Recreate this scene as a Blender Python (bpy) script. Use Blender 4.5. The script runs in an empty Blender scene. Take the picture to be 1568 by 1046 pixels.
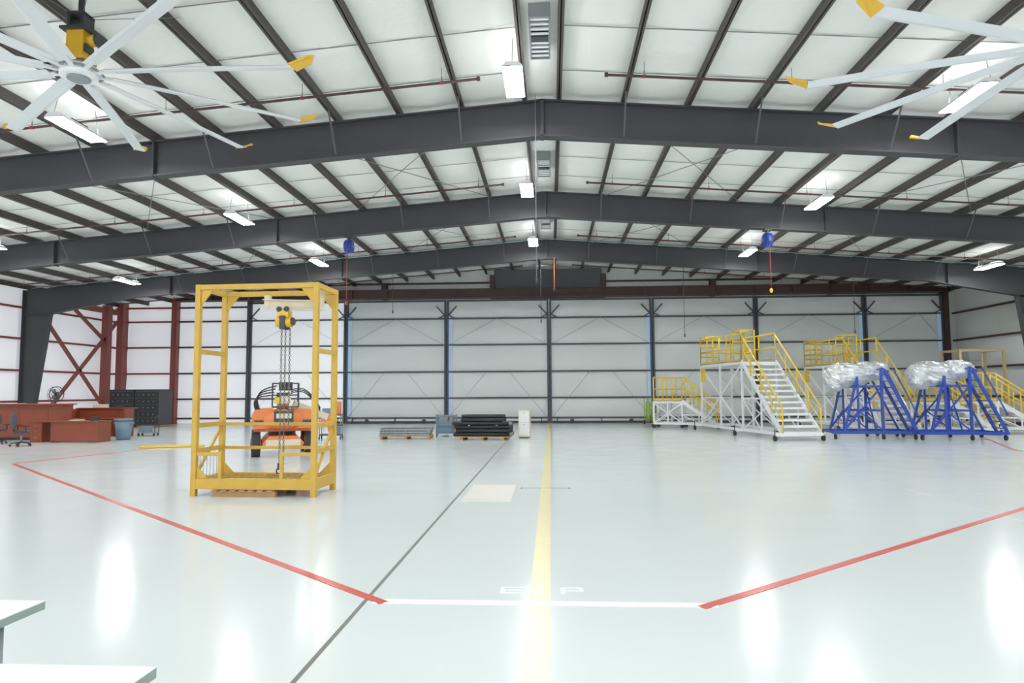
import bpy, bmesh, math, random
from mathutils import Vector, Matrix, noise
random.seed(7)
scene = bpy.context.scene

# ------------------------------------------------------------ materials
def lin(c):
    r=[]
    for v in c:
        v=v/255.0
        r.append(v/12.92 if v<=0.04045 else ((v+0.055)/1.055)**2.4)
    return (r[0],r[1],r[2],1.0)
def shade(c,k):
    return (c[0]*k,c[1]*k,c[2]*k,1.0)
def M(name,col,rough=0.5,metal=0.0,var=0.12,scale=4.0,bump=0.0,bscale=20.0,emit=0.0,ecol=None,coat=0.0,detail=3.0,sampled=False):
    m=bpy.data.materials.new(name); m.use_nodes=True
    nt=m.node_tree; b=nt.nodes['Principled BSDF']
    c=lin(col)
    tc=nt.nodes.new('ShaderNodeTexCoord')
    nz=nt.nodes.new('ShaderNodeTexNoise'); nz.inputs['Scale'].default_value=scale; nz.inputs['Detail'].default_value=detail
    nt.links.new(tc.outputs['Object'],nz.inputs['Vector'])
    mx=nt.nodes.new('ShaderNodeMix'); mx.data_type='RGBA'
    mx.inputs[6].default_value=shade(c,1-var); mx.inputs[7].default_value=(min(1,c[0]*(1+var*.5)),min(1,c[1]*(1+var*.5)),min(1,c[2]*(1+var*.5)),1)
    nt.links.new(nz.outputs['Fac'],mx.inputs[0]); nt.links.new(mx.outputs[2],b.inputs['Base Color'])
    b.inputs['Roughness'].default_value=rough; b.inputs['Metallic'].default_value=metal
    if coat: b.inputs['Coat Weight'].default_value=coat; b.inputs['Coat Roughness'].default_value=0.08
    if bump:
        n2=nt.nodes.new('ShaderNodeTexNoise'); n2.inputs['Scale'].default_value=bscale; n2.inputs['Detail'].default_value=4
        nt.links.new(tc.outputs['Object'],n2.inputs['Vector'])
        bp=nt.nodes.new('ShaderNodeBump'); bp.inputs['Strength'].default_value=bump; bp.inputs['Distance'].default_value=0.05
        nt.links.new(n2.outputs['Fac'],bp.inputs['Height']); nt.links.new(bp.outputs['Normal'],b.inputs['Normal'])
    if emit:
        b.inputs['Emission Color'].default_value=lin(ecol or col); b.inputs['Emission Strength'].default_value=emit
        if not sampled: m.cycles.emission_sampling='NONE'
    return m

m_floor=M('epoxy_floor',(218,227,226),rough=0.2,var=0.05,scale=0.35,coat=0.0)
nt=m_floor.node_tree; b=nt.nodes['Principled BSDF']; b.inputs['Specular IOR Level'].default_value=0.38
tc=nt.nodes.new('ShaderNodeTexCoord'); n3=nt.nodes.new('ShaderNodeTexNoise'); n3.inputs['Scale'].default_value=1.3; n3.inputs['Detail'].default_value=6
mr=nt.nodes.new('ShaderNodeMapRange'); mr.inputs[3].default_value=0.12; mr.inputs[4].default_value=0.21
nt.links.new(tc.outputs['Object'],n3.inputs['Vector']); nt.links.new(n3.outputs['Fac'],mr.inputs[0]); nt.links.new(mr.outputs[0],b.inputs['Roughness'])
m_yline=M('paint_pale_yellow',(242,230,172),rough=0.25,var=0.08,scale=3)
m_rline=M('paint_red',(208,84,74),rough=0.3,var=0.12,scale=6)
m_wline=M('paint_white',(250,250,246),rough=0.3,var=0.02)
m_fade=M('paint_white_faded',(232,236,233),rough=0.3,var=0.03,scale=20)
m_patch=M('paint_cream',(234,230,220),rough=0.35,var=0.05)
m_seam=M('joint_sealant',(112,116,106),rough=0.7,var=0.25,scale=10)
m_joint=M('joint_light',(192,200,198),rough=0.5)
m_ins=M('ceiling_insulation',(247,247,243),rough=0.55,var=0.04,scale=0.6,bump=0.6,bscale=1.6)
m_wallins=M('wall_insulation_vinyl',(222,227,225),rough=0.26,var=0.06,scale=0.5,bump=0.9,bscale=1.3)
m_walllite=M('daylit_wall_glow',(240,242,244),rough=0.5,var=0.03,scale=0.6,bump=0.4,bscale=1.3,emit=0.28,ecol=(240,244,252))  # daylit brightness of the left walls and first door put in as emission
m_blue=M('daylight_leak_glow',(170,202,234),rough=0.5,var=0.12,scale=0.6,emit=0.12)  # daylight leaking at door edges, put in as pale blue glowing strips
m_steel=M('dark_steel',(54,54,57),rough=0.6,var=0.15,scale=1.5)
m_purlin=M('purlin_brown',(68,62,60),rough=0.6,var=0.15)
m_red=M('red_oxide_steel',(134,62,52),rough=0.6,var=0.15,scale=2)
m_darkred=M('dark_red_steel',(68,42,42),rough=0.6,var=0.15,scale=2)
m_dpanel=M('grey_panel',(76,78,82),rough=0.6,var=0.1)
m_mull=M('door_frame_steel',(62,66,78),rough=0.5)
m_girt=M('girt_steel',(70,71,75),rough=0.5)
m_strap=M('strap_steel',(120,122,124),rough=0.5)
m_yel=M('yellow_paint',(206,162,52),rough=0.45,var=0.22,scale=5,bump=0.1)
m_yel2=M('bright_yellow_paint',(232,196,34),rough=0.4,var=0.1)
m_fanY=M('fan_yellow',(226,172,36),rough=0.4,var=0.08)
m_white=M('white_paint',(236,238,238),rough=0.35,var=0.05)
m_blade=M('blade_white',(216,220,222),rough=0.4,var=0.05)
m_grey=M('grey_metal',(140,145,148),rough=0.4,metal=0.4)
m_dgrey=M('dark_grey_plastic',(50,52,56),rough=0.5)
m_black=M('black_rubber',(26,27,30),rough=0.6)
m_chain=M('chain_steel',(120,118,112),rough=0.35,metal=0.8)
m_blueP=M('blue_paint',(22,62,166),rough=0.4,var=0.12)
m_foil=M('foil_wrap',(222,225,227),rough=0.3,metal=0.6,var=0.12,scale=3,bump=0.5,bscale=9)
m_orange=M('orange_paint',(228,124,62),rough=0.4,var=0.1)
m_cream=M('cream_paint',(222,210,184),rough=0.4)
m_wood=M('cherry_wood',(138,62,38),rough=0.35,var=0.3,scale=3)
m_pallet=M('pallet_wood',(172,134,86),rough=0.8,var=0.3,scale=8)
m_binblue=M('bin_bluegrey',(108,134,156),rough=0.5)
m_green=M('safety_green',(150,182,80),rough=0.45)
m_tan=M('tan_paint',(168,150,106),rough=0.5)
m_table=M('table_white',(228,234,230),rough=0.45,var=0.03)
m_tedge=M('table_edge',(134,152,142),rough=0.5)
m_rcord=M('red_cord',(150,50,50),rough=0.5)
m_lens=M('led_lens',(255,255,255),rough=0.4,var=0.0,emit=92.0,ecol=(251,252,252),sampled=True)
m_glow=M('added_ceiling_glow',(255,255,255),rough=0.4,var=0.0,emit=12.0,ecol=(251,252,252))  # glow added on top of the fixtures to brighten the ceiling
m_bluegrey=M('crate_bluegrey',(112,132,142),rough=0.5)

# ------------------------------------------------------------ builder
class B:
    def __init__(s):
        s.bm=bmesh.new(); s.mats=[]; s.T=Matrix.Identity(4)
    def mi(s,m):
        if m not in s.mats: s.mats.append(m)
        return s.mats.index(m)
    def V(s,p): return s.bm.verts.new(s.T@Vector(p))
    def F(s,vs,m,smooth=False):
        try: f=s.bm.faces.new(vs)
        except ValueError: return
        f.material_index=s.mi(m); f.smooth=smooth
    def box(s,x0,x1,y0,y1,z0,z1,m):
        v=[s.V((x,y,z)) for z in (z0,z1) for y in (y0,y1) for x in (x0,x1)]
        for q in ((0,2,3,1),(4,5,7,6),(0,1,5,4),(2,6,7,3),(0,4,6,2),(1,3,7,5)):
            s.F([v[i] for i in q],m)
    def beam(s,p,q,w,h,m,up=(0,0,1)):
        p=Vector(p);q=Vector(q);d=(q-p)
        if d.length<1e-6:return
        d.normalize();u=Vector(up)
        if abs(d.dot(u))>0.98:u=Vector((0,1,0))
        a=d.cross(u).normalized();b_=a.cross(d).normalized()
        v=[]
        for e in (p,q):
            for (i,j) in ((-1,-1),(1,-1),(1,1),(-1,1)):
                v.append(s.V(e+a*(w/2*i)+b_*(h/2*j)))
        s.F([v[3],v[2],v[1],v[0]],m);s.F(v[4:8],m)
        for i in range(4):
            j=(i+1)%4
            s.F([v[i],v[j],v[4+j],v[4+i]],m)
    def cyl(s,p,q,r,m,r2=None,n=10,caps=True):
        p=Vector(p);q=Vector(q);d=(q-p)
        if d.length<1e-6:return
        d.normalize();u=Vector((0,0,1))
        if abs(d.dot(u))>0.98:u=Vector((0,1,0))
        a=d.cross(u).normalized();b_=a.cross(d).normalized()
        if r2 is None:r2=r
        A=[];C=[]
        for i in range(n):
            t=2*math.pi*i/n
            o=a*math.cos(t)+b_*math.sin(t)
            A.append(s.V(p+o*r));C.append(s.V(q+o*r2))
        for i in range(n):
            j=(i+1)%n
            s.F([A[i],A[j],C[j],C[i]],m,True)
        if caps:
            s.F(A[::-1],m);s.F(C,m)
    def tube(s,pts,r,m,n=8):
        for i in range(len(pts)-1): s.cyl(pts[i],pts[i+1],r,m,n=n)
    def ring(s,c,R,r,m,axis='z',n=20):
        pts=[]
        for i in range(n+1):
            t=2*math.pi*i/n;a=R*math.cos(t);b_=R*math.sin(t)
            o={'z':(a,b_,0),'x':(0,a,b_),'y':(a,0,b_)}[axis]
            pts.append((c[0]+o[0],c[1]+o[1],c[2]+o[2]))
        s.tube(pts,r,m,6)
    def ball(s,c,rx,ry,rz,m,nu=14,nv=10,rough=0.0,freq=1.5,smooth=True):
        rows=[]
        for j in range(nv+1):
            ph=math.pi*j/nv;row=[]
            for i in range(nu):
                th=2*math.pi*i/nu
                d=Vector((math.sin(ph)*math.cos(th),math.sin(ph)*math.sin(th),math.cos(ph)))
                k=1+rough*noise.noise(d*freq*2+Vector(c))+ (rough*0.5*noise.noise(d*freq*6) if rough else 0)
                row.append(s.V((c[0]+d.x*rx*k,c[1]+d.y*ry*k,c[2]+d.z*rz*k)))
                if j in (0,nv):break
            rows.append(row)
        for j in range(nv):
            for i in range(nu):
                k=(i+1)%nu
                a=rows[j];b_=rows[j+1]
                if j==0:s.F([a[0],b_[i],b_[k]],m,smooth)
                elif j==nv-1:s.F([a[i],b_[0],a[k]],m,smooth)
                else:s.F([a[i],b_[i],b_[k],a[k]],m,smooth)
    def prism(s,poly,vec,m):
        v=Vector(vec)
        A=[s.V(p) for p in poly];C=[s.V(Vector(p)+v) for p in poly]
        s.F(A[::-1],m);s.F(C,m)
        n=len(A)
        for i in range(n):
            j=(i+1)%n
            s.F([A[i],A[j],C[j],C[i]],m)
    def done(s,name,loc=(0,0,0),rz=0.0,bevel=0.0,parent=None,sc=1.0):
        bmesh.ops.recalc_face_normals(s.bm,faces=s.bm.faces[:])
        me=bpy.data.meshes.new(name);s.bm.to_mesh(me);s.bm.free()
        for m in s.mats: me.materials.append(m)
        o=bpy.data.objects.new(name,me);scene.collection.objects.link(o)
        o.location=loc;o.rotation_euler=(0,0,math.radians(rz));o.scale=(sc,sc,sc)
        if bevel:
            md=o.modifiers.new('bevel','BEVEL');md.width=bevel;md.segments=2;md.limit_method='ANGLE'
        if parent:o.parent=parent
        return o
def dup(o,name,loc,rz=0):
    n=bpy.data.objects.new(name,o.data);scene.collection.objects.link(n)
    n.location=loc;n.rotation_euler=(0,0,math.radians(rz))
    for md in o.modifiers:
        k=n.modifiers.new(md.name,md.type);k.width=md.width;k.segments=md.segments;k.limit_method=md.limit_method
    return n

# ------------------------------------------------------------ dimensions
XL,XR=-25.0,21.8
YB,YF=38.2,-8.0
RX=-0.15; RZ=8.6; SLL=0.0805; SLR=0.077
def zr(x): return RZ-(SLL if x<RX else SLR)*abs(x-RX)
BAY=7.45
FR=[15.75+BAY*i for i in (-3,-2,-1,0,1,2)]

# floor
b=B(); b.box(XL,XR,YF,YB+.3,-0.2,0,m_floor); b.done('floor')
# floor lines
b=B(); b.box(-.195,-.02,YF,37.6,0.0005,.003,m_yline); b.done('yellow_floor_line')
b=B(); b.box(-1.59,-1.555,YF,37.6,0.0005,.002,m_seam); b.done('floor_expansion_joint')
b=B(); b.box(XL,XR,12.02,12.035,0.0004,.0015,m_joint); b.box(6.2,6.215,YF,37,0.0004,.0014,m_joint); b.done('floor_control_joint')
def strip(b,pts,w,m,z=.004):
    for i in range(len(pts)-1):
        zz=z+.0006*i
        b.beam((pts[i][0],pts[i][1],zz/2+.0005),(pts[i+1][0],pts[i+1][1],zz/2+.0005),w,zz,m)
b=B(); strip(b,[(-1.40,5.74),(-13.46,16.53),(-12.7,20.5),(-12.2,23)],.09,m_rline,.0052); b.done('red_floor_line')
b=B(); strip(b,[(1.20,5.72),(6.88,10.53),(13.4,16.2),(13.1,20.2),(15.2,25)],.09,m_rline,.0052); b.done('red_floor_line.001')
b=B(); b.box(-1.5,1.34,5.73,5.84,.0005,.0045,m_wline)
def letter(b,x,y,kind):
    w,h,t=.2,.2,.04
    b.box(x,x+t,y,y+h,.0005,.002,m_fade)
    b.box(x+t,x+w,y+h/2-t/2,y+h/2+t/2,.0005,.002,m_fade)
    b.box(x+t,x+w,y+h-t,y+h,.0005,.002,m_fade)
    if kind=='E': b.box(x+t,x+w,y,y+t,.0005,.002,m_fade)
    else: b.box(x+w-t,x+w,y+h/2+t/2,y+h-t,.0005,.002,m_fade)
letter(b,-.46,6.05,'E'); letter(b,.07,6.05,'P')
b.done('white_floor_line')
b=B(); b.box(-1.46,-.66,11.0,12.9,.0005,.004,m_patch)
b.done('painted_floor_patch')
b=B(); b.box(-.53,.30,12.5,12.53,.0005,.004,m_seam); b.box(-.56,-.53,12.4,12.6,.0005,.004,m_seam); b.box(.3,.33,12.4,12.6,.0005,.004,m_seam); b.done('floor_tie_down_slot')

# ceiling : sagging insulation between purlins
px=[RX-.4-1.5*i for i in range(17)]
px=[p for p in px if p>XL+.2]
pxr=[RX+.4+1.5*i for i in range(17)]
pxr=[p for p in pxr if p<XR-.2]
allp=sorted(px+pxr)
b=B()
edges=[XL-.3]+allp+[XR+.3]
NY=100
ys=[YF+ (YB+.2-YF)*i/NY for i in range(NY+1)]
grid=[]
xs=[]
for i in range(len(edges)-1):
    for k in range(6):
        t=k/6; xs.append((edges[i]+(edges[i+1]-edges[i])*t, t))
xs.append((edges[-1],0))
for (x,t) in xs:
    row=[]
    for y in ys:
        pil=abs(math.sin(math.pi*(y-YF-.5)/1.83))**.5
        sag=.065*math.sin(math.pi*t)*(1+.9*noise.noise(Vector((x*.8,y*.7,0))))*(.45+.55*pil)
        row.append(b.V((x,y,zr(x)+.235-sag)))
    grid.append(row)
for i in range(len(xs)-1):
    for j in range(NY):
        b.F([grid[i][j],grid[i+1][j],grid[i+1][j+1],grid[i][j+1]],m_ins,True)
b.done('ceiling')
# insulation seams / straps
b=B()
y=YF+.5
while y<YB:
    for sx in (1,-1):
        x1=XR if sx>0 else XL
        b.beam((RX+sx*.42,y,zr(RX+.42)+.165),(x1,y,zr(x1)+.165),.028,.006,m_strap)
    y+=1.83
b.done('ceiling_strap')
# purlins
b=B()
for x in allp:
    z=zr(x)
    b.box(x-.012,x+.012,YF,YB,z,z+.23,m_purlin)
    b.box(x-.06,x+.06,YF,YB,z,z+.02,m_purlin)
b.done('roof_purlin')

# frames
def frame(y):
    b=B()
    for sx in (-1,1):
        xw=XL+.25 if sx<0 else XR-.25
        kn=xw-sx*5.0
        def web(x0,x1,d0,d1):
            z0,z1=zr(x0),zr(x1)
            b.prism([(x0,y-.012,z0),(x1,y-.012,z1),(x1,y-.012,z1-d1),(x0,y-.012,z0-d0)],(0,.024,0),m_steel)
            b.beam((x0,y,z0-.015),(x1,y,z1-.015),.3,.03,m_steel)
            b.beam((x0,y,z0-d0+.01),(x1,y,z1-d1+.01),.3,.03,m_steel)
        web(RX,kn,.88,.85); web(kn,xw-sx*1.3,.85,1.25)
        b.prism([(xw-sx*1.3,y-.012,zr(xw-sx*1.3)),(xw,y-.012,zr(xw)),(xw,y-.012,5.5),(xw-sx*1.3,y-.012,zr(xw-sx*1.3)-1.25)],(0,.024,0),m_steel)
        zt=zr(xw-sx*1.3)-1.25
        b.prism([(xw-sx*1.3,y-.012,zt),(xw,y-.012,zt),(xw,y-.012,0),(xw-sx*.55,y-.012,0)],(0,.024,0),m_steel)
        b.beam((xw-sx*1.3,y,zt),(xw-sx*.55,y,0.01),.3,.03,m_steel,up=(1,0,0))
        b.beam((xw,y,zr(xw)),(xw,y,0.01),.3,.03,m_steel,up=(1,0,0))
        b.beam((xw-sx*1.3,y,zt+.01),(xw,y,zt+.01),.3,.03,m_steel)
        b.box(min(xw,xw-sx*.6)-.05,max(xw,xw-sx*.6)+.05,y-.2,y+.2,0,.03,m_steel)
        for xx in (RX+sx*.02,RX+sx*9.4,RX+sx*17.5):
            z=zr(xx)
            b.box(xx-.02,xx+.02,y-.15,y+.15,z-.9,z,m_steel)
        ps=[p for p in (pxr if sx>0 else px)][1::2]
        for p in ps:
            if abs(p-RX)>18.5: continue
            for s2 in (-1,1):
                b.beam((p,y+s2*.14,zr(p)-.82),(p,y+s2*.75,zr(p)+.02),.04,.008,m_girt)
    return b.done('steel_roof_frame')
for y in FR: frame(y)

# roof rod bracing (one object)
b=B()
for bay in (3,4):
    y0,y1=FR[bay]+.2,FR[bay+1]-.2
    for (xa,xb) in ((1.9,6.4),(-6.7,-2.0),(9.4,13.9),(-14.2,-9.6)):
        b.cyl((xa,y0,zr(xa)-.03),(xb,y1,zr(xb)-.03),.012,m_grey,n=6)
        b.cyl((xb,y0,zr(xb)-.05),(xa,y1,zr(xa)-.05),.012,m_grey,n=6)
b.done('roof_brace_rod')

# sprinkler branch pipes
for k,y in enumerate((13.9,21.3,28.7,35.5)):
    b=B()
    for sx,x0 in ((-1,-1.45),(1,1.2)):
        x1=(XL+1.5) if sx<0 else (XR-1.5)
        b.cyl((x0,y,zr(x0)-.17),(x1,y,zr(x1)-.17),.03,m_darkred,n=8)
        b.cyl((x0-sx*.02,y,zr(x0)-.17),(x0+sx*.05,y,zr(x0)-.17),.05,m_darkred,n=8)
        x=x0+sx*.8
        while abs(x)<abs(x1):
            z=zr(x)
            b.cyl((x,y,z-.17),(x,y,z-.05),.014,m_grey,n=6)
            b.cyl((x,y,z-.17),(x,y,z+.15),.007,m_grey,n=6)
            b.cyl((x-.04,y,z-.17),(x+.04,y,z-.17),.038,m_rcord,n=8)
            x+=sx*3.0
    b.done('sprinkler_pipe')
# conduit beside the far frame
b=B()
for sx in (-1,1):
    x1=(XL+1) if sx<0 else (XR-1)
    b.cyl((RX,30.1,RZ-.05),(x1,30.1,zr(x1)-.05),.02,m_bluegrey,n=6)
b.done('electrical_conduit')

# ridge vents
for y in (12.7,20.4,27.4):
    b=B(); z=RZ+.02
    b.box(RX-.2,RX-.17,y-.8,y+.8,z-.12,z+.15,m_grey); b.box(RX+.17,RX+.2,y-.8,y+.8,z-.12,z+.15,m_grey)
    b.box(RX-.17,RX+.17,y-.8,y-.77,z-.12,z+.15,m_grey); b.box(RX-.17,RX+.17,y+.77,y+.8,z-.12,z+.15,m_grey)
    for k in range(9):
        yy=y-.7+.17*k; b.box(RX-.17,RX+.17,yy,yy+.06,z-.1,z-.08,m_white)
    b.box(RX-.165,RX+.165,y-.1,y+.1,z-.12,z,m_dgrey)
    b.done('ridge_vent')

# ------------------------------------------------------------ walls
GZ=[.3,1.39,2.84,4.33,5.8]
def bulge_panel(b,p0,ux,uz,w,h,nrm,m,amp=.06,nx=8,nz=5):
    p0=Vector(p0);ux=Vector(ux);uz=Vector(uz);nrm=Vector(nrm)
    g=[]
    for i in range(nx+1):
        r=[]
        for j in range(nz+1):
            s_,t=i/nx,j/nz
            q=p0+ux*(w*s_)+uz*(h*t)
            k=math.sin(math.pi*t)*(math.sin(math.pi*s_)**.4)
            k*=amp*(1+1.2*noise.noise(q*.9))
            r.append(b.V(q+nrm*k))
        g.append(r)
    for i in range(nx):
        for j in range(nz):
            b.F([g[i][j],g[i+1][j],g[i+1][j+1],g[i][j+1]],m,True)
# hangar doors (sliding panels)
DX=[-17.0,-11.45,-5.77,-.07,5.56,11.15,16.9,21.0]
DT=6.85
for k in range(len(DX)-1):
    x0,x1=DX[k]+.02,DX[k+1]-.02
    yb=YB-.5
    b=B()
    zz=[.05]+GZ+[DT]
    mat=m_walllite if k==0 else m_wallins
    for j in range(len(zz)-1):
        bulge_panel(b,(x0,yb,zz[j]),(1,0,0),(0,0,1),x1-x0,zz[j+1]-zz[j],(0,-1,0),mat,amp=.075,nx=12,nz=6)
    b.box(x0,x1,yb+.01,yb+.05,.02,DT,m_white)
    for z in GZ: b.box(x0,x1,yb-.1,yb-.02,z-.045,z+.045,m_girt)
    b.box(x0,x1,yb-.12,yb,.02,.12,m_dgrey); b.box(x0,x1,yb-.1,yb,DT-.1,DT,m_girt)
    b.box(x0,x0+.1,yb-.16,yb,0.02,DT,m_mull); b.box(x1-.1,x1,yb-.16,yb,0.02,DT,m_mull)
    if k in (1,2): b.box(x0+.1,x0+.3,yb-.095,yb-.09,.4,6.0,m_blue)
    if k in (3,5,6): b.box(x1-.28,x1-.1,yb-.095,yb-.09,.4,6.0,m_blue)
    for (xx,s_) in ((x0,1),(x1,-1)):
        b.beam((xx+s_*.06,yb-.13,DT-.9),(xx+s_*.55,yb-.13,DT-.35),.06,.07,m_mull)
        b.beam((xx+s_*.06,yb-.13,DT-.85),(xx+s_*.45,yb-.13,DT-1.05),.06,.06,m_mull)
    b.cyl((x0+.1,yb-.13,.3),(x0+2.2,yb-.13,2.84),.009,m_grey,n=6); b.cyl((x1-.1,yb-.13,.3),(x1-2.2,yb-.13,2.84),.009,m_grey,n=6)
    b.cyl((x0+2.8,yb-.13,5.8),(x0+.1,yb-.13,4.33),.009,m_grey,n=6); b.cyl((x0+2.8,yb-.13,5.8),(x1-.1,yb-.13,4.33),.009,m_grey,n=6)
    xm=(x0+x1)/2
    for dx in (-2.4,0,2.4):
        b.beam((xm+dx,yb-.1,.3),(xm+dx,yb-.35,.03),.05,.05,m_dgrey)
    for dx in (-1.6,1.6):
        b.cyl((xm+dx,yb-.16,.12),(xm+dx,yb-.1,.12),.12,m_dgrey,n=14)
    b.done('door_%d'%(k+1))
# back wall
b=B()
b.box(XL,XR,YB,YB+.1,0,6.95,m_white)
segs=[XL+.05,-21.3,-17.02]
for i in range(2):
    zz=[0.02]+GZ+[7.2]
    for j in range(len(zz)-1):
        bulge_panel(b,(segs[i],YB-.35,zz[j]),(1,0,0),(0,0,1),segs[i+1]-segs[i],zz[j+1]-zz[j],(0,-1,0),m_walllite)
    for z in GZ+[6.6]: b.box(segs[i],segs[i+1],YB-.5,YB-.42,z-.05,z+.05,m_red if i==0 else m_darkred)
zz=[.02]+GZ+[7.2]
for j in range(len(zz)-1):
    bulge_panel(b,(21.0,YB-.35,zz[j]),(1,0,0),(0,0,1),.8,zz[j+1]-zz[j],(0,-1,0),m_wallins)
b.box(-21.5,-21.2,YB-.75,YB-.3,0,7.2,m_red); b.box(-21.45,-21.25,YB-.8,YB-.75,0,7.2,m_red)
b.box(-17.1,-16.95,YB-.75,YB-.3,0,7.2,m_mull)
b.box(20.98,21.25,YB-.75,YB-.3,0,7.2,m_darkred)
b.box(XL+.4,XL+.75,YB-.9,YB-.35,0,7.0,m_red)
N=24
for i in range(N):
    xa=XL+(XR-XL)*i/N; xb=XL+(XR-XL)*(i+1)/N
    va=[b.V((xa,YB-.2,6.85)),b.V((xb,YB-.2,6.85)),b.V((xb,YB-.2,zr(xb)+.24)),b.V((xa,YB-.2,zr(xa)+.24))]
    b.F(va,m_wallins)
for sx in (-1,1):
    xe=-14 if sx<0 else 13.5
    b.box(min(sx*3,xe),max(sx*3,xe),YB-.35,YB-.25,7.78,7.88,m_darkred)
b.box(-3.1,2.85,YB-.6,YB-.25,6.88,8.5,m_dpanel)
for x in (-9.3,-3.2,2.95,8.9,15.2): b.box(x-.14,x+.14,YB-.75,YB-.3,6.9,min(zr(x)-.1,8.2),m_darkred)
b.done('wall_back')
# header beam
b=B()
b.box(-21.2,21.2,YB-1.15,YB-.75,7.35,7.4,m_darkred); b.box(-21.2,21.2,YB-.98,YB-.92,6.95,7.35,m_darkred); b.box(-21.2,21.2,YB-1.15,YB-.75,6.9,6.95,m_darkred)
b.box(-21.2,21.2,YB-.75,YB-.7,6.88,7.1,m_steel)
for i in range(22): 
    x=-21+2*i; b.box(x,x+.02,YB-1.12,YB-.99,6.96,7.34,m_darkred)
b.done('trim_1')
# side walls
for side in ('left','right'):
    x=XL if side=='left' else XR; s_=1 if side=='left' else -1
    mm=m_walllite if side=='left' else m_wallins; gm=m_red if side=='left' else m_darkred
    b=B()
    b.box(min(x,x-s_*.1),max(x,x-s_*.1),YF,YB,0,zr(x)+.3,m_white)
    zz=[.02]+GZ+[zr(x)+.2]
    ysg=[YF]+FR+[YB-.35]
    for i in range(len(ysg)-1):
        for j in range(len(zz)-1):
            bulge_panel(b,(x+s_*.05,ysg[i],zz[j]),(0,1,0),(0,0,1),ysg[i+1]-ysg[i],zz[j+1]-zz[j],(s_,0,0),mm)
    for z in GZ[1:]: b.box(min(x+s_*.12,x+s_*.22),max(x+s_*.12,x+s_*.22),YF,YB-.3,z-.05,z+.05,gm)
    b.box(min(x+s_*.12,x+s_*.22),max(x+s_*.12,x+s_*.22),YF,YB-.3,.02,.2,gm)
    b.done('wall_'+side)
# left corner portal bracing
b=B()
xw=XL+.5
b.beam((xw,31.2,.1),(xw,37.2,5.8),.14,.14,m_red); b.beam((xw,37.2,.1),(xw,31.2,5.8),.14,.14,m_red)
b.beam((xw,31.0,0),(xw,31.0,6.3),.25,.3,m_darkred); b.beam((xw,36.3,0),(xw,36.3,6.6),.35,.4,m_red)
b.beam((xw,31.0,6.3),(xw,37.2,6.3),.2,.3,m_red); b.beam((xw,33.5,6.2),(xw,36.2,4.6),.14,.14,m_red)
b.done('portal_brace')

# ------------------------------------------------------------ high bay lights
def light_fix(x,y):
    z=zr(x)-.45
    b=B()
    b.prism([(-.2,-.7,.0),(.2,-.7,.0),(.12,-.7,.08),(-.12,-.7,.08)],(0,1.4,0),m_white)
    b.box(-.2,.2,-.7,.7,-.02,.0,m_grey)
    b.box(-.19,.19,-.69,.69,-.035,-.021,m_lens)
    b.box(-.1,.1,-.66,-.28,.081,.09,m_glow); b.box(-.1,.1,.28,.66,.081,.09,m_glow)
    for yy in (-.68,.68): b.cyl((0,yy,.08),(0,yy*.8,.62),.008,m_grey,n=6)
    b.box(-.06,.06,-.25,.25,.08,.14,m_dgrey)
    b.done('high_bay_light',loc=(x,y,z))
for x in (-18.6,-10.0,-.7,8.3,18.0):
    for y in (-2.0,5.8,13.6,21.2,28.8):
        light_fix(x,y)

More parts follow.
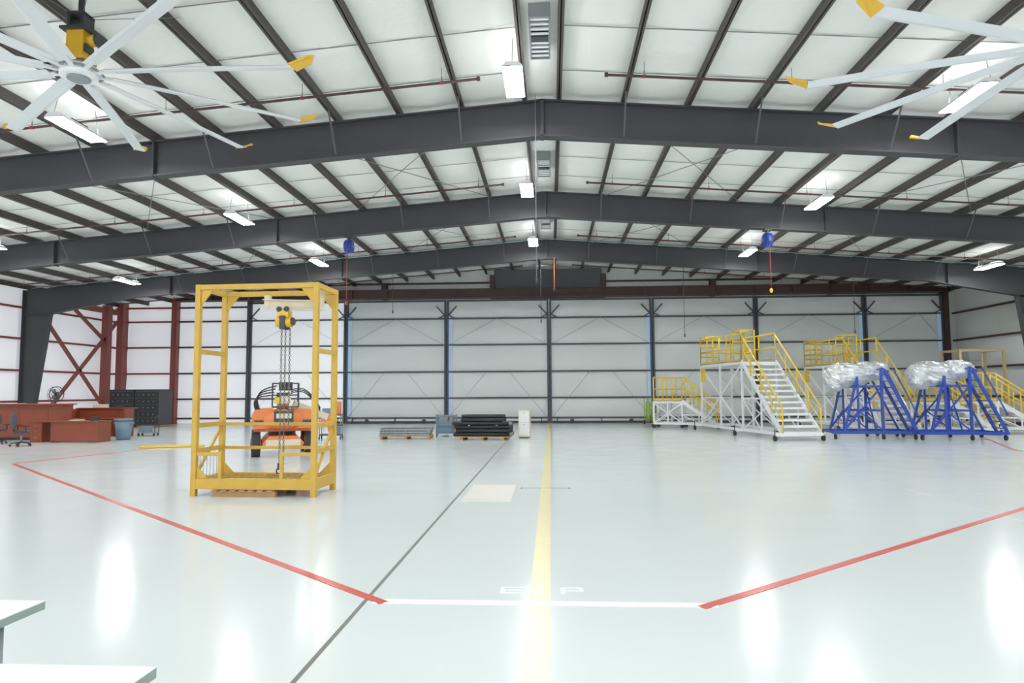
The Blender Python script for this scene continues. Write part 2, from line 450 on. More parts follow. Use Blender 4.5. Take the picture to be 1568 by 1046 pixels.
# ------------------------------------------------------------ HVLS fans
def hvls(x,y,z,a0,R=3.05,droop=.1):
    b=B()
    zt=zr(x)-z
    b.cyl((0,0,-.08),(0,0,.08),.26,m_white,n=24); b.cyl((0,0,.08),(0,0,.14),.2,m_grey,n=20); b.cyl((0,0,-.11),(0,0,-.08),.16,m_grey,n=20)
    b.ring((0,0,.0),.33,.02,m_grey,n=24)
    b.cyl((0,0,.14),(0,0,.2),.1,m_dgrey,n=14)
    b.box(-.13,.13,-.13,.13,.2,.62,m_fanY); b.box(-.16,.16,-.1,.1,.3,.42,m_dgrey); b.box(-.17,.17,-.16,.16,.16,.2,m_fanY)
    b.cyl((.13,0,.5),(.27,0,.5),.09,m_fanY,n=14); b.cyl((.27,0,.5),(.31,0,.5),.1,m_dgrey,n=14)
    b.box(-.2,.2,-.2,.2,.62,.66,m_dgrey); b.box(-.13,-.09,-.12,.12,.66,.9,m_dgrey); b.box(.09,.13,-.12,.12,.66,.9,m_dgrey)
    b.box(-.13,.13,-.13,.13,.88,.92,m_dgrey)
    b.cyl((0,0,.9),(0,0,zt+.05),.045,m_dgrey,n=10)
    b.box(-.9,.9,-.05,.05,zt-.02,zt+.06,m_steel)
    for q in ((1,1),(1,-1),(-1,1),(-1,-1)):
        b.cyl((q[0]*.1,q[1]*.1,.9),(q[0]*1.0,q[1]*1.0,zt+.02),.006,m_grey,n=5)
    for k in range(10):
        t=math.radians(a0+36*k)
        sv=b.T.copy()
        b.T=sv@Matrix.Rotation(t,4,'Z')
        b.beam((.24,0,0),(.6,0,0),.07,.04,m_blade)
        tl=math.radians(9)
        prof=[(-.105,0),(-.055,.026),(.025,.03),(.115,.0),(.025,-.008),(-.055,-.012)]
        secs=[]
        for (r,dz) in ((.45,0),(1.4,-.1*droop),(2.3,-.45*droop),(R,-droop)):
            secs.append([b.V((r,p*math.cos(tl)-q*math.sin(tl),p*math.sin(tl)+q*math.cos(tl)+dz)) for (p,q) in prof])
        for i in range(3):
            for j in range(6):
                jj=(j+1)%6
                b.F([secs[i][j],secs[i][jj],secs[i+1][jj],secs[i+1][j]],m_blade,False)
        b.F(secs[0][::-1],m_blade); b.F(secs[-1],m_blade)
        d=-droop
        b.prism([(R-.02,-.12,d-.015),(R+.02,.13,d),(R+.26,.11,d+.1),(R+.32,.03,d+.17),(R+.26,-.07,d+.12)],(0,0,.03),m_fanY)
        b.T=sv
    b.done('ceiling_fan',loc=(x,y,z))
hvls(-7.18,9.75,6.65,-.5,3.35,.04)
hvls(7.4,9.9,6.65,93,3.4,.08)

# ------------------------------------------------------------ hose reels & cords
def reel(x,y,cord_z,mat_end):
    b=B(); z=zr(x)-.88
    zc=-.35
    b.cyl((-.1,0,zc),(.1,0,zc),.24,m_blueP,n=22); b.cyl((-.14,0,zc),(-.1,0,zc),.2,m_blueP,n=22); b.cyl((.1,0,zc),(.14,0,zc),.2,m_blueP,n=22)
    b.cyl((-.16,0,zc),(.16,0,zc),.06,m_grey,n=12)
    b.box(-.03,.03,-.1,.1,zc+.2,0,m_dgrey); b.box(-.12,.12,-.14,.14,-.04,0,m_dgrey)
    b.box(-.05,.05,-.3,-.2,zc-.1,zc+.02,m_dgrey)
    b.cyl((0,-.2,zc),(0,-.22,cord_z-z),.012,m_rcord,n=6)
    b.ball((0,-.22,cord_z-z-.06),.06,.06,.08,mat_end,8,6)
    b.done('hose_reel',loc=(x,y,z))
reel(-7.0,FR[4],4.85,m_rcord); reel(7.35,FR[4],5.1,m_yel2)
def cord(x,y,z0,z1,m=m_dgrey,r=.012):
    b=B(); b.cyl((0,0,0),(0,0,z1-z0),r,m,n=6); b.cyl((0,0,-.12),(0,0,.02),r*2.6,m_dgrey,n=8)
    b.done('drop_cord',loc=(x,y,z0))
cord(-.3,FR[3]-.4,4.3,8.6,m_grey,.009)
cord(-7.1,30.3,5.4,zr(-7.1)-.85); cord(-13.8,30.3,6.1,zr(-13.8)-.85); cord(5.9,30.3,4.2,zr(5.9)-.85,m_dgrey); cord(13.2,30.3,4.3,zr(13.2)-.85)
cord(.2,30.3,6.3,7.7,m_orange,.02); cord(-.4,30.2,4.9,7.7); cord(-7.8,FR[4]-.2,6.9,zr(-7.8)-.85)

# ------------------------------------------------------------ yellow cage on pallet
def cage():
    b=B(); W,D,H=2.2,.98,3.62; p=.09; m=m_yel
    for y in (.0,.4,.8): b.box(.4,1.5,y+.0,y+.1,.0,.09,m_pallet)
    for i in range(7): b.box(.4+.16*i,.4+.16*i+.1,-.04,.96,.09,.115,m_pallet)
    for (x,y) in ((0,0),(W-p,0),(0,D-p),(W-p,D-p)): b.box(x,x+p,y,y+p,.0,H,m)
    for y in (0,D-p): b.box(p,W-p,y+.005,y+p-.005,.12,.3,m)
    for x in (0,W-p): b.box(x+.005,x+p-.005,p,D-p,.12,.3,m)
    b.box(.05,W-.05,.05,D-.05,.24,.26,m_grey)
    for i in range(16): b.box(.1+.125*i,.12+.125*i,.1,D-.1,.26,.285,m_yel)
    for y in (0,D-p): b.box(p,W-p,y+.003,y+p-.003,H-p,H-.003,m)
    for x in (0,W-p): b.box(x+.003,x+p-.003,p,D-p,H-p,H-.003,m)
    for y in (.03,D-.07):
        for (x,s_) in ((p,1),(W-p,-1)):
            b.prism([(x,y,H-p),(x+s_*.22,y,H-p),(x,y,H-p-.28)],(0,.03,0),m)
            b.prism([(x,y,.3),(x+s_*.2,y,.3),(x,y,.5)],(0,.03,0),m)
    for x in (.01,W-.08):
        for z in (2.42,1.15,.72): b.box(x,x+.07,p,D-p,z,z+.08,m)
    for z in (1.15,.72): b.box(p,W-p,D-.07,D-.02,z,z+.055,m)
    b.box(p,.48,.02,.07,.68,.74,m); b.box(W-.58,W-p,.02,.07,.68,.74,m)
    b.box(.48,.53,.02,.07,.3,.74,m)
    b.box(W-.64,W-.58,.02,.07,.3,.74,m)
    for i in range(6): b.box(.14+.06*i,.15+.06*i,.04,.05,.3,.68,m_grey)
    b.beam((W-.045,.1,.35),(W-.045,D-.1,1.12),.04,.05,m); b.beam((.045,.1,.35),(.045,D-.1,1.12),.04,.05,m)
    a0=Vector((.85,.85,H-.17)); a1=Vector((W-.1,.45,H-.27))
    b.beam(a0,a1,.13,.02,m_cream); b.beam(a0-Vector((0,0,.08)),a1-Vector((0,0,.08)),.02,.14,m_cream); b.beam(a0-Vector((0,0,.16)),a1-Vector((0,0,.16)),.13,.02,m_cream)
    b.box(.85,.95,.82,.92,H-.3,H-.09,m_cream); b.box(W-.16,W-.1,.35,.55,H-.42,H-.1,m_cream)
    hx=1.32; hy=.66
    b.box(hx-.1,hx+.1,hy-.09,hy+.09,H-.52,H-.4,m_yel2)
    for s_ in (-1,1): b.cyl((hx+s_*.07,hy-.1,H-.38),(hx+s_*.07,hy-.07,H-.38),.05,m_dgrey,n=12)
    b.cyl((hx-.14,hy,H-.6),(hx+.14,hy,H-.6),.1,m_fanY,n=16); b.box(hx-.05,hx+.05,hy-.115,hy+.115,H-.74,H-.5,m_dgrey)
    b.cyl((hx+.14,hy,H-.6),(hx+.18,hy,H-.6),.07,m_dgrey,n=12)
    def chain(x,y,z0,z1):
        z=z1;k=0
        while z>z0:
            b.ring((x,y,z),.02,.007,m_chain,axis='x' if k%2 else 'y',n=6)
            z-=.042;k+=1
    chain(hx-.05,hy,.5,H-.7); chain(hx+.03,hy-.02,.3,H-.7); chain(hx+.1,hy+.01,1.1,H-.62)
    b.cyl((hx-.05,hy,.38),(hx-.05,hy,.5),.035,m_dgrey); b.ring((hx-.05,hy,.36),.05,.014,m_dgrey,axis='y',n=12)
    b.done('gantry_cage_hoist',loc=(-6.13,11.4,0),rz=-2.4,bevel=.006)
cage()

# ------------------------------------------------------------ boom lift
def wheel(b,x,y,r,w,hub):
    b.cyl((x-w/2,y,r),(x+w/2,y,r),r,m_black,n=24)
    b.cyl((x-w/2-.012,y,r),(x+w/2+.012,y,r),r*.6,hub,n=20)
    b.cyl((x-w/2-.03,y,r),(x+w/2+.03,y,r),r*.2,m_dgrey,n=12)
def boomlift():
    b=B(); o=m_orange
    for (x,y) in ((-.78,-.9),(.78,-.9),(-.78,.9),(.78,.9)): wheel(b,x,y,.37,.26,o)
    b.prism([(-.55,-1.3,.28),(.55,-1.3,.28),(.6,-1.3,.42),(.42,-1.3,.62),(-.42,-1.3,.62),(-.6,-1.3,.42)],(0,2.6,0),o)
    b.box(-.68,.68,-1.0,-.8,.3,.42,m_dgrey); b.box(-.68,.68,.8,1.0,.3,.42,m_dgrey)
    b.cyl((0,0,.62),(0,0,.74),.42,m_dgrey,n=24)
    b.box(-.5,.5,-1.36,-1.3,.34,.52,m_cream)
    b.box(-.85,.85,-.75,.95,.74,.84,o)
    for s_ in (-1,1):
        b.prism([(s_*.3,-1.0,.84),(s_*.88,-1.0,.84),(s_*.92,-1.0,1.2),(s_*.8,-1.0,1.42),(s_*.3,-1.0,1.45)],(0,1.9,0),o)
        b.box(min(s_*.5,s_*.84),max(s_*.5,s_*.84),-1.03,-1.0,.95,1.1,m_dgrey)
    b.ball((0,-.95,1.12),.62,.3,.34,o,16,10)
    b.box(-.28,.28,-1.28,-1.0,.98,1.38,m_dgrey)
    b.box(-.22,.22,-1.3,-1.27,1.16,1.3,m_cream)
    b.box(-.17,.17,-.6,-.1,.84,1.85,o)
    b.beam((0,-.5,1.75),(0,1.7,1.5),.24,.26,m_cream); b.beam((0,-.3,1.5),(0,1.9,1.15),.28,.28,o)
    b.beam((.3,-.7,1.6),(1.35,-.5,1.15),.18,.2,m_cream); b.beam((1.35,-.5,1.25),(1.5,-.5,.6),.16,.16,o)
    b.cyl((-.2,-.5,1.82),(.2,-.5,1.82),.12,m_dgrey,n=16)
    b.cyl((.1,-.6,1.1),(.1,.9,1.55),.06,m_chain,n=12)
    bx,by,bz=-.35,-1.1,1.5
    for x in (-.38,.38):
        for y in (-.2,.25): b.cyl((bx+.4+x,by+.2+y,bz),(bx+.4+x,by+.2+y,bz+.72),.02,m_dgrey,n=8)
    for z in (0,.36,.72):
        x0,x1,y0,y1=bx+.02,bx+.78,by,by+.45
        b.tube([(x0,y0,bz+z),(x1,y0,bz+z),(x1,y1,bz+z),(x0,y1,bz+z),(x0,y0,bz+z)],.02,m_dgrey)
    b.box(bx+.02,bx+.78,by,by+.45,bz-.03,bz,m_grey)
    b.box(bx+.2,bx+.6,by+.03,by+.2,bz+.5,bz+.76,m_black); b.box(bx+.25,bx+.55,by+.02,by+.03,bz+.1,bz+.35,m_cream)
    b.box(bx+.08,bx+.22,by+.03,by+.14,bz+.1,bz+.3,m_yel2)
    for k in range(4):
        pts=[]
        for i in range(13):
            t=i/12
            pts.append((-.5-.4*math.sin(math.pi*t)-.03*k+.3*t,-.95+.5*t,1.0+1.15*t-.1*k*t+.25*math.sin(math.pi*t)))
        b.tube(pts,.022,m_black,6)
    for k in range(3):
        pts=[(.2+.9*i/10,-.9,1.9-.55*(i/10)**2+.15*math.sin(math.pi*i/10)+.05*k) for i in range(11)]
        b.tube(pts,.02,m_black,6)
    b.done('boom_lift',loc=(-7.75,19.4,0),rz=24,bevel=.012,sc=.9)
boomlift()
b=B()
for z in (.15,.5,.88): b.box(-.4,.4,-.3,.3,z,z+.04,m_dgrey)
for (x,y) in ((-.38,-.28),(.38,-.28),(-.38,.28),(.38,.28)):
    b.cyl((x,y,.1),(x,y,.95),.02,m_grey); b.cyl((x-.02,y,.07),(x+.02,y,.07),.07,m_black,n=12)
b.box(-.35,.0,-.25,.25,.54,.8,m_orange); b.box(.02,.35,-.2,.2,.19,.45,m_binblue); b.box(-.3,.2,-.2,.2,.92,1.15,m_binblue)
b.cyl((.3,-.1,.92),(.3,-.1,1.4),.09,m_orange)
b.done('tool_cart',loc=(-8.2,25.2,0),rz=10,bevel=.006)

# ------------------------------------------------------------ maintenance stairs
def stairs(W,Hd,run,Dk,nst,tall=True):
    b=B(); w=W/2
    for s_ in (-1,1):
        b.beam((s_*w,.0,.18),(s_*w,run,Hd),.05,.16,m_white)
        b.cyl((s_*w,.0,1.15),(s_*w,run,Hd+1.05),.03,m_yel2,n=8); b.cyl((s_*w,.0,.68),(s_*w,run,Hd+.55),.024,m_yel2,n=8)
        n=4
        for i in range(n+1):
            t=i/n; y=run*t; z=.18+(Hd-.18)*t
            b.cyl((s_*w,y,z),(s_*w,y,z+.95),.028,m_yel2,n=8)
    for i in range(nst):
        t=(i+.5)/nst; y=run*t; z=.18+(Hd-.18)*t
        b.box(-w,w,y-.13,y+.13,z-.02,z+.02,m_white); b.box(-w,w,y-.15,y-.13,z-.05,z+.02,m_white)
    y0,y1=run,run+Dk
    b.box(-w,w,y0,y1,Hd-.1,Hd,m_white); b.box(-w-.02,w+.02,y0,y1,Hd,Hd+.04,m_grey)
    for s_ in (-1,1):
        n=3
        for i in range(n+1):
            y=y0+(y1-y0)*i/n; b.cyl((s_*w,y,Hd),(s_*w,y,Hd+1.1),.03,m_yel2,n=8)
        for z in (.55,1.1): b.cyl((s_*w,y0,Hd+z),(s_*w,y1,Hd+z),.03,m_yel2,n=8)
        b.box(min(s_*w,s_*w+.01),max(s_*w,s_*w+.01),y0,y1,Hd,Hd+.12,m_yel2)
    for z in (.55,1.1): b.cyl((-w,y1,Hd+z),(w,y1,Hd+z),.03,m_yel2,n=8)
    for s_ in (-1,1):
        for y in (y0,(y0+y1)/2,y1): b.beam((s_*w,y,.2),(s_*w,y,Hd-.05),.07,.07,m_white)
        b.beam((s_*w,-.1,.22),(s_*w,y1,.22),.08,.1,m_white,)
        b.beam((s_*w,y0,.25),(s_*w,y1,Hd-.1),.05,.05,m_white); b.beam((s_*w,y1,.25),(s_*w,y0,Hd-.1),.05,.05,m_white)
        b.beam((s_*w,run*.5,.25),(s_*w,run*.5,Hd*.5),.05,.05,m_white); b.beam((s_*w,run*.5,Hd*.5),(s_*w,y0,Hd*.5),.05,.05,m_white)
        b.beam((s_*w,run*.5,.25),(s_*w,y0,Hd*.5),.04,.04,m_white)
    for y in (y0,y1):
        b.beam((-w,y,Hd*.5),(w,y,Hd*.5),.06,.06,m_white); b.beam((-w,y,.25),(w,y,Hd*.5),.04,.04,m_white); b.beam((w,y,.25),(-w,y,Hd*.5),.04,.04,m_white)
    for y in (-.1,y0,y1): b.beam((-w-.35 if tall else -w,y,.22),(w,y,.22),.08,.1,m_white)
    for y in (-.1,y0,y1):
        for x in ((-w-.35 if tall else -w),w):
            b.cyl((x,y,.26),(x,y,.14),.03,m_dgrey); b.cyl((x-.03,y,.1),(x+.03,y,.1),.1,m_black,n=16)
            b.cyl((x,y,.27),(x,y,.42),.02,m_dgrey)
    if tall:
        for yy in (y0+.35,y1-.35):
            for sx in (-w-.0,-w+.55):
                for dy in (-.35,.35): b.cyl((sx,yy+dy,Hd),(sx,yy+dy,Hd+1.22),.03,m_yel2,n=8)
            for z in (.35,.8,1.22):
                b.tube([(-w,yy-.35,Hd+z),(-w+.55,yy-.35,Hd+z),(-w+.55,yy+.35,Hd+z),(-w,yy+.35,Hd+z),(-w,yy-.35,Hd+z)],.026,m_yel2,6)
        b.box(-w-.05,-w+.0,y1-.5,y1-.05,Hd-.75,Hd-.15,m_yel2)
    return b
st1=stairs(1.4,2.85,3.0,4.0,13).done('maintenance_stairs',loc=(8.6,24.1,0),rz=10)
st2=dup(st1,'maintenance_stairs.001',(13.4,27.0,0),3)
sp1=stairs(1.0,1.25,1.5,1.3,6,False).done('work_platform_steps',loc=(7.6,31.9,0),rz=70)
sp2=dup(sp1,'work_platform_steps.001',(16.9,27.4,0),75)
sp3=dup(sp1,'work_platform_steps.002',(18.9,27.6,0),70)

# ------------------------------------------------------------ blue engine stands + foil wrapped engines
def crumple(b,c,rx,ry,rz,seed,nu=40,nv=26,e=.75):
    rows=[]
    sd=Vector((seed*3.1,seed*1.7,seed*.9))
    def sp(v,e): return math.copysign(abs(v)**e,v)
    for j in range(nv+1):
        ph=math.pi*j/nv;row=[]
        for i in range(nu):
            th=2*math.pi*i/nu
            d=Vector((sp(math.sin(ph),e)*sp(math.cos(th),e),sp(math.sin(ph),e)*sp(math.sin(th),e),sp(math.cos(ph),e)))
            k=1+.16*noise.noise(d*1.6+sd)+.13*(abs(noise.noise(d*3.6+sd))-.2)+.05*noise.noise(d*8+sd)
            z=c[2]+d.z*rz*k
            row.append(b.V((c[0]+d.x*rx*k,c[1]+d.y*ry*k,z)))
            if j in (0,nv):break
        rows.append(row)
    for j in range(nv):
        for i in range(nu):
            k=(i+1)%nu; a=rows[j];q=rows[j+1]
            if j==0:b.F([a[0],q[i],q[k]],m_foil)
            elif j==nv-1:b.F([a[i],q[0],a[k]],m_foil)
            else:
                b.F([a[i],q[i],q[k]],m_foil); b.F([a[i],q[k],a[k]],m_foil)
def stand(loc,rz,seed):
    root=bpy.data.objects.new('engine_stand',None); scene.collection.objects.link(root)
    root.location=loc; root.rotation_euler=(0,0,math.radians(rz))
    b=B(); m=m_blueP
    D=.75
    for y in (-D,D):
        b.beam((-1.35,y,.24),(1.5,y,.24),.09,.1,m)
        b.beam((-.95,y,.25),(-.45,y,2.2),.07,.07,m); b.beam((.35,y,.25),(.35,y,2.5),.08,.08,m); b.beam((-.45,y,.25),(-.45,y,2.2),.06,.06,m)
        b.beam((-.6,y,1.85),(.45,y,1.85),.07,.08,m); b.beam((-.95,y,.3),(.35,y,1.85),.05,.05,m)
        b.beam((-.45,y,1.0),(.35,y,1.0),.05,.05,m); b.beam((.35,y,.3),(-.45,y,1.0),.04,.04,m)
        b.beam((-.95,y,.3),(-.45,y,1.0),.04,.04,m)
        b.beam((.35,y,2.5),(.6,y,2.35),.06,.06,m)
    for y in (-D,-.1):
        b.beam((.45,y,2.4),(1.45,y,.28),.05,.1,m)
        b.beam((.75,y,2.5),(1.5,y,.85),.035,.035,m)
    for i in range(9):
        t=(i+.5)/9; x=.45+1.0*t; z=2.4-2.12*t
        b.box(x-.09,x+.09,-D,-.1,z-.015,z+.015,m)
    b.beam((.45,D,2.4),(1.45,D,.28),.06,.06,m); b.beam((.35,-.1,.3),(.35,D,1.85),.04,.04,m)
    for (x,z) in ((-1.3,.24),(1.45,.24),(-.45,1.85),(.35,1.85),(-.45,1.0),(.35,1.0),(.35,2.45)): b.beam((x,-D,z),(x,D,z),.06,.06,m)
    for x in (-1.25,.35,1.4):
        for y in (-D,D):
            b.cyl((x,y,.22),(x,y,.13),.03,m_dgrey); b.cyl((x-.03,y,.09),(x+.03,y,.09),.09,m_black,n=16)
    b.done('stand_frame',parent=root)
    b=B()
    crumple(b,(-.5,-.05,2.27),.8,.52,.42,seed)
    crumple(b,(.25,-.05,2.42),.55,.46,.34,seed+5,34,22)
    crumple(b,(-1.0,-.05,2.15),.36,.42,.42,seed+9,28,18)
    b.done('foil_wrapped_engine',parent=root)
stand((11.3,25.5,0),-4,1); stand((14.0,25.0,0),-4,2)

# tan frame at right
b=B(); m=m_tan
for (x,y) in ((-1,-.6),(1,-.6),(-1,.6),(1,.6)):
    b.beam((x,y,.0),(x,y,3.5),.1,.1,m)
for z in (.25,1.3,3.45):
    for y in (-.6,.6): b.beam((-1,y,z),(1,y,z),.08,.08,m)
    for x in (-1,1): b.beam((x,-.6,z),(x,.6,z),.08,.08,m)
b.beam((-1,.6,1.3),(1,.6,3.4),.04,.04,m); b.beam((0,-.6,1.3),(0,-.6,3.4),.05,.05,m)
b.box(-.3,.3,-.2,.2,3.0,3.41,m_grey); b.box(-1,1,-.6,.6,.26,.3,m_tan)
b.done('steel_gantry_frame',loc=(19.0,31.9,0),rz=5)

# gas cylinder cart (green)
b=B()
for x in (-.13,.13):
    b.cyl((x,0,.12),(x,0,1.1),.12,m_green,n=18); b.ball((x,0,1.1),.12,.12,.1,m_green,14,8); b.cyl((x,0,1.18),(x,0,1.28),.03,m_grey); b.box(x-.06,x+.06,-.02,.02,1.26,1.3,m_grey)
b.box(-.3,.3,-.16,.16,.08,.12,m_dgrey); 
for x in (-.3,.3): b.cyl((x,.14,.1),(x,.14,1.35),.02,m_green); b.cyl((x-.03,.16,.12),(x+.03,.16,.12),.12,m_black,n=16)
b.cyl((-.3,.14,1.35),(.3,.14,1.35),.02,m_green); b.box(-.3,.3,-.14,.14,.7,.74,m_green)
b.done('gas_cylinder_cart',loc=(5.15,35.9,0))

# ------------------------------------------------------------ centre pallets
b=B()
for i in range(5): b.box(-.95,.95,-.5+.22*i,-.4+.22*i,.1,.13,m_pallet)
for x in (-.9,0,.85): b.box(x,x+.08,-.5,.5,0,.1,m_pallet)
for k in range(3):
    z=.14+.09*k
    for i in range(5): b.beam((-.95+.03*k,-.45+.22*i,z+.03),(.9+.03*k,-.45+.22*i,z+.03),.05,.06,m_grey)
    for i in range(14): b.box(-.93+.14*i,-.9+.14*i,-.5,.5,z+.06,z+.085,m_grey)
b.done('steel_grating_stack',loc=(-5.4,25.5,0),rz=3)
b=B()
b.box(-.4,.4,-.35,.35,.12,.16,m_bluegrey)
for (x,y) in ((-.38,-.33),(.38,-.33),(-.38,.33),(.38,.33)): b.beam((x,y,0),(x,y,.85),.05,.05,m_bluegrey)
for z in (.45,.8):
    for y in (-.33,.33): b.beam((-.38,y,z),(.38,y,z),.04,.05,m_bluegrey)
    for x in (-.38,.38): b.beam((x,-.33,z),(x,.33,z),.04,.05,m_bluegrey)
b.box(-.34,.2,-.28,.28,.16,.62,m_binblue); b.cyl((.2,-.1,.16),(.2,-.1,.78),.13,m_grey,n=16); b.box(-.3,.05,-.2,.2,.62,.82,m_grey)
b.done('parts_crate',loc=(-4.1,26.8,0),rz=6,bevel=.005)
b=B()
for x in (-.8,-.05,.7): b.box(x,x+.1,-.55,.55,0,.1,m_pallet)
for i in range(6): b.box(-1,1,-.55+.2*i,-.45+.2*i,.1,.13,m_pallet)
random.seed(4)
for r,(z,n) in enumerate(((.2,8),(.33,8),(.46,7),(.59,6),(.72,5),(.84,3))):
    for i in range(n):
        y=-.48+.96*(i+.5)/n; dx=random.uniform(-.12,.12)
        L=1.0 if r<4 else .75
        mm=m_black if random.random()<.7 else (m_dgrey if random.random()<.6 else m_grey)
        b.cyl((-L+dx,y,z),(L+dx*.5,y+random.uniform(-.03,.03),z),.062,mm,n=12)
        if r in (2,4): b.cyl((-L+dx-.02,y,z),(-L+dx,y,z),.03,m_grey,n=8)
for x in (-.5,.5): b.box(x,x+.05,-.56,.56,.52,.54,m_cream)
b.done('rubber_roll_stack',loc=(-2.45,25.1,0),rz=-3)
b=B()
b.box(-.21,.21,-.25,.25,.04,1.05,m_cream); b.box(-.19,.19,-.262,-.25,.1,.55,m_white); b.box(-.19,.19,-.262,-.25,.58,1.0,m_white)
b.box(-.03,.03,-.28,-.262,.5,.53,m_grey); b.box(-.03,.03,-.28,-.262,.92,.95,m_grey); b.box(-.19,.19,-.23,.23,0,.04,m_dgrey)
b.done('filing_cabinet',loc=(-1.0,25.9,0),rz=-4,bevel=.008)

# ------------------------------------------------------------ left office furniture
b=B()
b.box(-2.2,2.0,-.05,.05,0,1.32,m_wood); b.box(-2.25,2.05,-.2,.2,1.32,1.37,m_wood)
b.box(-2.2,2.0,.05,.75,.72,.76,m_wood); b.box(-2.2,-2.15,.05,.75,0,.72,m_wood); b.box(1.95,2.0,.05,.75,0,.72,m_wood)
for x in (-1.2,0,1.1): b.box(x,x+.03,-.07,-.05,.1,1.28,m_wood)
b.box(-.6,.2,-.12,.12,1.37,1.385,m_cream); b.box(-2.2,2,-.07,-.05,0,.1,m_black)
b.done('reception_counter',loc=(-20.2,25.0,0),rz=4,bevel=.006)
b=B()
b.box(-1.15,1.15,.3,.36,0,1.12,m_wood); b.box(-1.2,1.2,.2,.5,1.12,1.16,m_wood); b.box(-1.15,-1.1,-.3,.3,0,1.12,m_wood); b.box(1.1,1.15,-.3,.3,0,1.12,m_wood)
b.box(-1.1,1.1,-.3,.3,.72,.75,m_wood); b.box(-.5,.1,.22,.35,1.16,1.3,m_cream); b.box(.4,.7,.25,.4,1.16,1.22,m_dgrey)
b.done('office_credenza',loc=(-18.2,26.8,0),rz=2,bevel=.006)
b=B()
b.box(-1.7,.95,-.4,.4,.72,.765,m_wood)
b.box(-.84,.88,-.36,-.33,.04,.72,m_wood); b.box(.88,.92,-.36,.36,0,.72,m_wood); b.box(-1.65,-1.2,-.36,.36,0,.72,m_wood); b.box(-.87,-.84,-.36,.36,0,.72,m_wood)
for z in (.08,.3,.5): b.box(-1.63,-1.22,-.375,-.36,z,z+.18,m_wood); b.box(-1.48,-1.37,-.39,-.375,z+.08,z+.1,m_grey)
b.box(-.3,.1,-.2,.1,.765,.8,m_cream); b.box(.4,.7,-.1,.1,.765,.9,m_dgrey)
b.done('office_desk',loc=(-17.05,24.0,0),rz=-2,bevel=.006)
def chair(loc,rz):
    b=B()
    for i in range(5):
        t=2*math.pi*i/5
        b.beam((0,0,.14),(.3*math.cos(t),.3*math.sin(t),.09),.05,.035,m_black); b.cyl((.3*math.cos(t)-.02,.3*math.sin(t),.035),(.3*math.cos(t)+.02,.3*math.sin(t),.035),.035,m_black,n=10)
    b.cyl((0,0,.12),(0,0,.42),.03,m_grey)
    b.ball((0,0,.48),.27,.27,.06,m_dgrey,16,8)
    b.ball((0,.25,.85),.24,.06,.27,m_dgrey,16,10); b.beam((0,.2,.42),(0,.27,.7),.06,.03,m_black)
    for s_ in (-1,1):
        b.tube([(s_*.22,.0,.46),(s_*.3,.0,.5),(s_*.3,.0,.66)],.018,m_black); b.box(s_*.3-.03,s_*.3+.03,-.13,.14,.66,.69,m_black)
    b.done('office_chair',loc=loc,rz=rz)
chair((-17.75,22.1,0),150); chair((-19.3,22.9,0),200)
b=B()
b.cyl((0,0,.02),(0,0,.72),.24,m_binblue,r2=.31,n=20); b.cyl((0,0,.72),(0,0,.78),.34,m_binblue,n=20)
for s_ in (-1,1): b.box(s_*.33-.04,s_*.33+.04,-.08,.08,.6,.66,m_binblue)
b.cyl((0,0,.0),(0,0,.02),.23,m_dgrey,n=20)
b.done('trash_can',loc=(-16.2,25.2,0))
b=B()
b.box(-.35,.35,-.25,.25,.12,.16,m_grey); b.box(-.3,.1,-.2,.2,.16,.4,m_bluegrey); b.cyl((.33,-.2,.16),(.33,-.2,.8),.015,m_dgrey); b.cyl((.33,.2,.16),(.33,.2,.8),.015,m_dgrey); b.cyl((.33,-.2,.8),(.33,.2,.8),.015,m_dgrey)
for (x,y) in ((-.3,-.2),(.3,-.2),(-.3,.2),(.3,.2)): b.cyl((x-.02,y,.06),(x+.02,y,.06),.06,m_black,n=12); b.cyl((x,y,.06),(x,y,.13),.015,m_grey)
b.done('platform_trolley',loc=(-16.5,27.3,0),rz=10)
for k,(x,y) in enumerate(((-21.9,34.4),(-20.55,34.4))):
    b=B()
    b.box(-.64,.64,-.6,.6,.12,1.9,m_dgrey); b.box(-.6,.6,-.5,.5,0,.12,m_pallet)
    for z in (.2,.53,.86,1.19,1.52): 
        b.box(-.6,.6,-.62,-.6,z,z+.29,m_black)
        for i in range(4): b.box(-.45+.26*i,-.42+.26*i,-.635,-.62,z+.13,z+.16,m_cream)
    b.box(-.66,.66,-.62,.62,1.9,1.94,m_black)
    b.done('parts_cabinet',loc=(x,y,0),rz=0,bevel=.006)
b=B()
b.cyl((0,0,0),(0,0,.05),.3,m_black,n=20); b.cyl((0,0,.05),(0,0,1.75),.025,m_dgrey)
for r_ in (.1,.2,.3): b.ring((0,-.12,1.72),r_,.01,m_dgrey,axis='y',n=22)
b.ring((0,.02,1.72),.32,.018,m_dgrey,axis='y',n=22)
for i in range(8):
    t=math.pi*2*i/8; b.cyl((0,-.13,1.72),(.3*math.cos(t),-.08,1.72+.3*math.sin(t)),.006,m_dgrey,n=5)
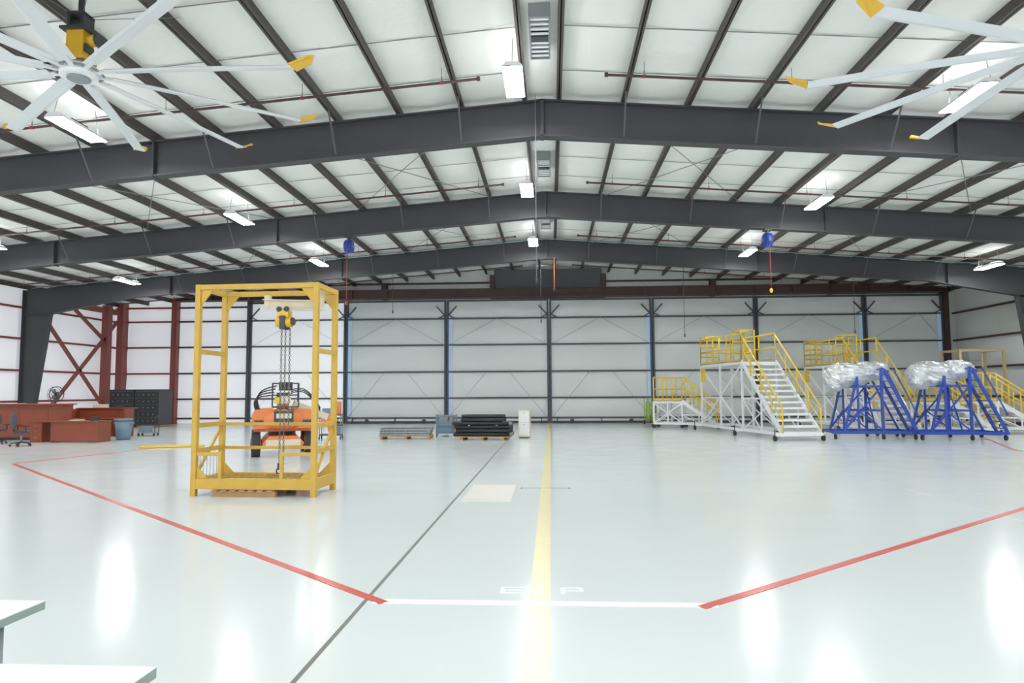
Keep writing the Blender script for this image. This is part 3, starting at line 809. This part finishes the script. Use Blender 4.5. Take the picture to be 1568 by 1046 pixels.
for i in range(3):
    t=math.pi*2*i/3; b.ball((.14*math.cos(t),-.04,1.72+.14*math.sin(t)),.1,.015,.08,m_grey,10,6)
b.cyl((0,0,1.72),(0,.15,1.72),.09,m_dgrey,n=14)
b.done('pedestal_fan',loc=(-20.5,27.3,0),rz=0)
# yellow ladder on floor
b=B(); b.tube([(-.9,-.2,.03),(.9,-.05,.03),(.9,.3,.03),(-.9,.2,.03),(-.9,-.2,.03)],.03,m_yel2); 
for i in range(6): b.beam((-.75+.3*i,-.18,.03),(-.75+.3*i,.22,.03),.04,.03,m_yel2)
b.done('ladder_on_floor',loc=(-12.2,21.5,0),rz=12)

# ------------------------------------------------------------ folding tables by the camera
def table(x0,x1,y0,y1):
    b=B(); cx,cy=(x0+x1)/2,(y0+y1)/2; w,d=(x1-x0)/2,(y1-y0)/2
    b.box(-w,w,-d,d,.712,.748,m_tedge); b.box(-w,w,-d,d,.748,.752,m_table)
    for x in (-w+.1,w-.1):
        for y in (-d+.15,d-.15):
            b.cyl((x,y,0),(x,y,.71),.016,m_grey)
    for y in (-d+.15,d-.15): b.cyl((-w+.1,y,.12),(w-.1,y,.12),.012,m_grey); b.cyl((-w+.1,y,.68),(w-.1,y,.68),.012,m_grey)
    b.done('folding_table',loc=(cx,cy,0))
table(-3.35,-2.45,1.2,3.25); table(-2.25,-1.45,.65,2.5)

# ------------------------------------------------------------ world, camera, view
w=bpy.data.worlds.new('world'); scene.world=w; w.use_nodes=True
bg=w.node_tree.nodes['Background']; bg.inputs[0].default_value=(.9,.95,1,1); bg.inputs[1].default_value=2.0
cam=bpy.data.cameras.new('camera'); co=bpy.data.objects.new('camera',cam); scene.collection.objects.link(co); scene.camera=co
cam.sensor_width=36; cam.lens=24; cam.clip_end=300
R=Matrix.Rotation(math.radians(3.23),4,'Z')@Matrix.Rotation(math.radians(90+4.16),4,'X')@Matrix.Rotation(math.radians(-.3),4,'Z')
co.matrix_world=Matrix.Translation((0,0,1.75))@R
scene.view_settings.view_transform='Standard'
scene.view_settings.exposure=0.25
scene.view_settings.gamma=1.15
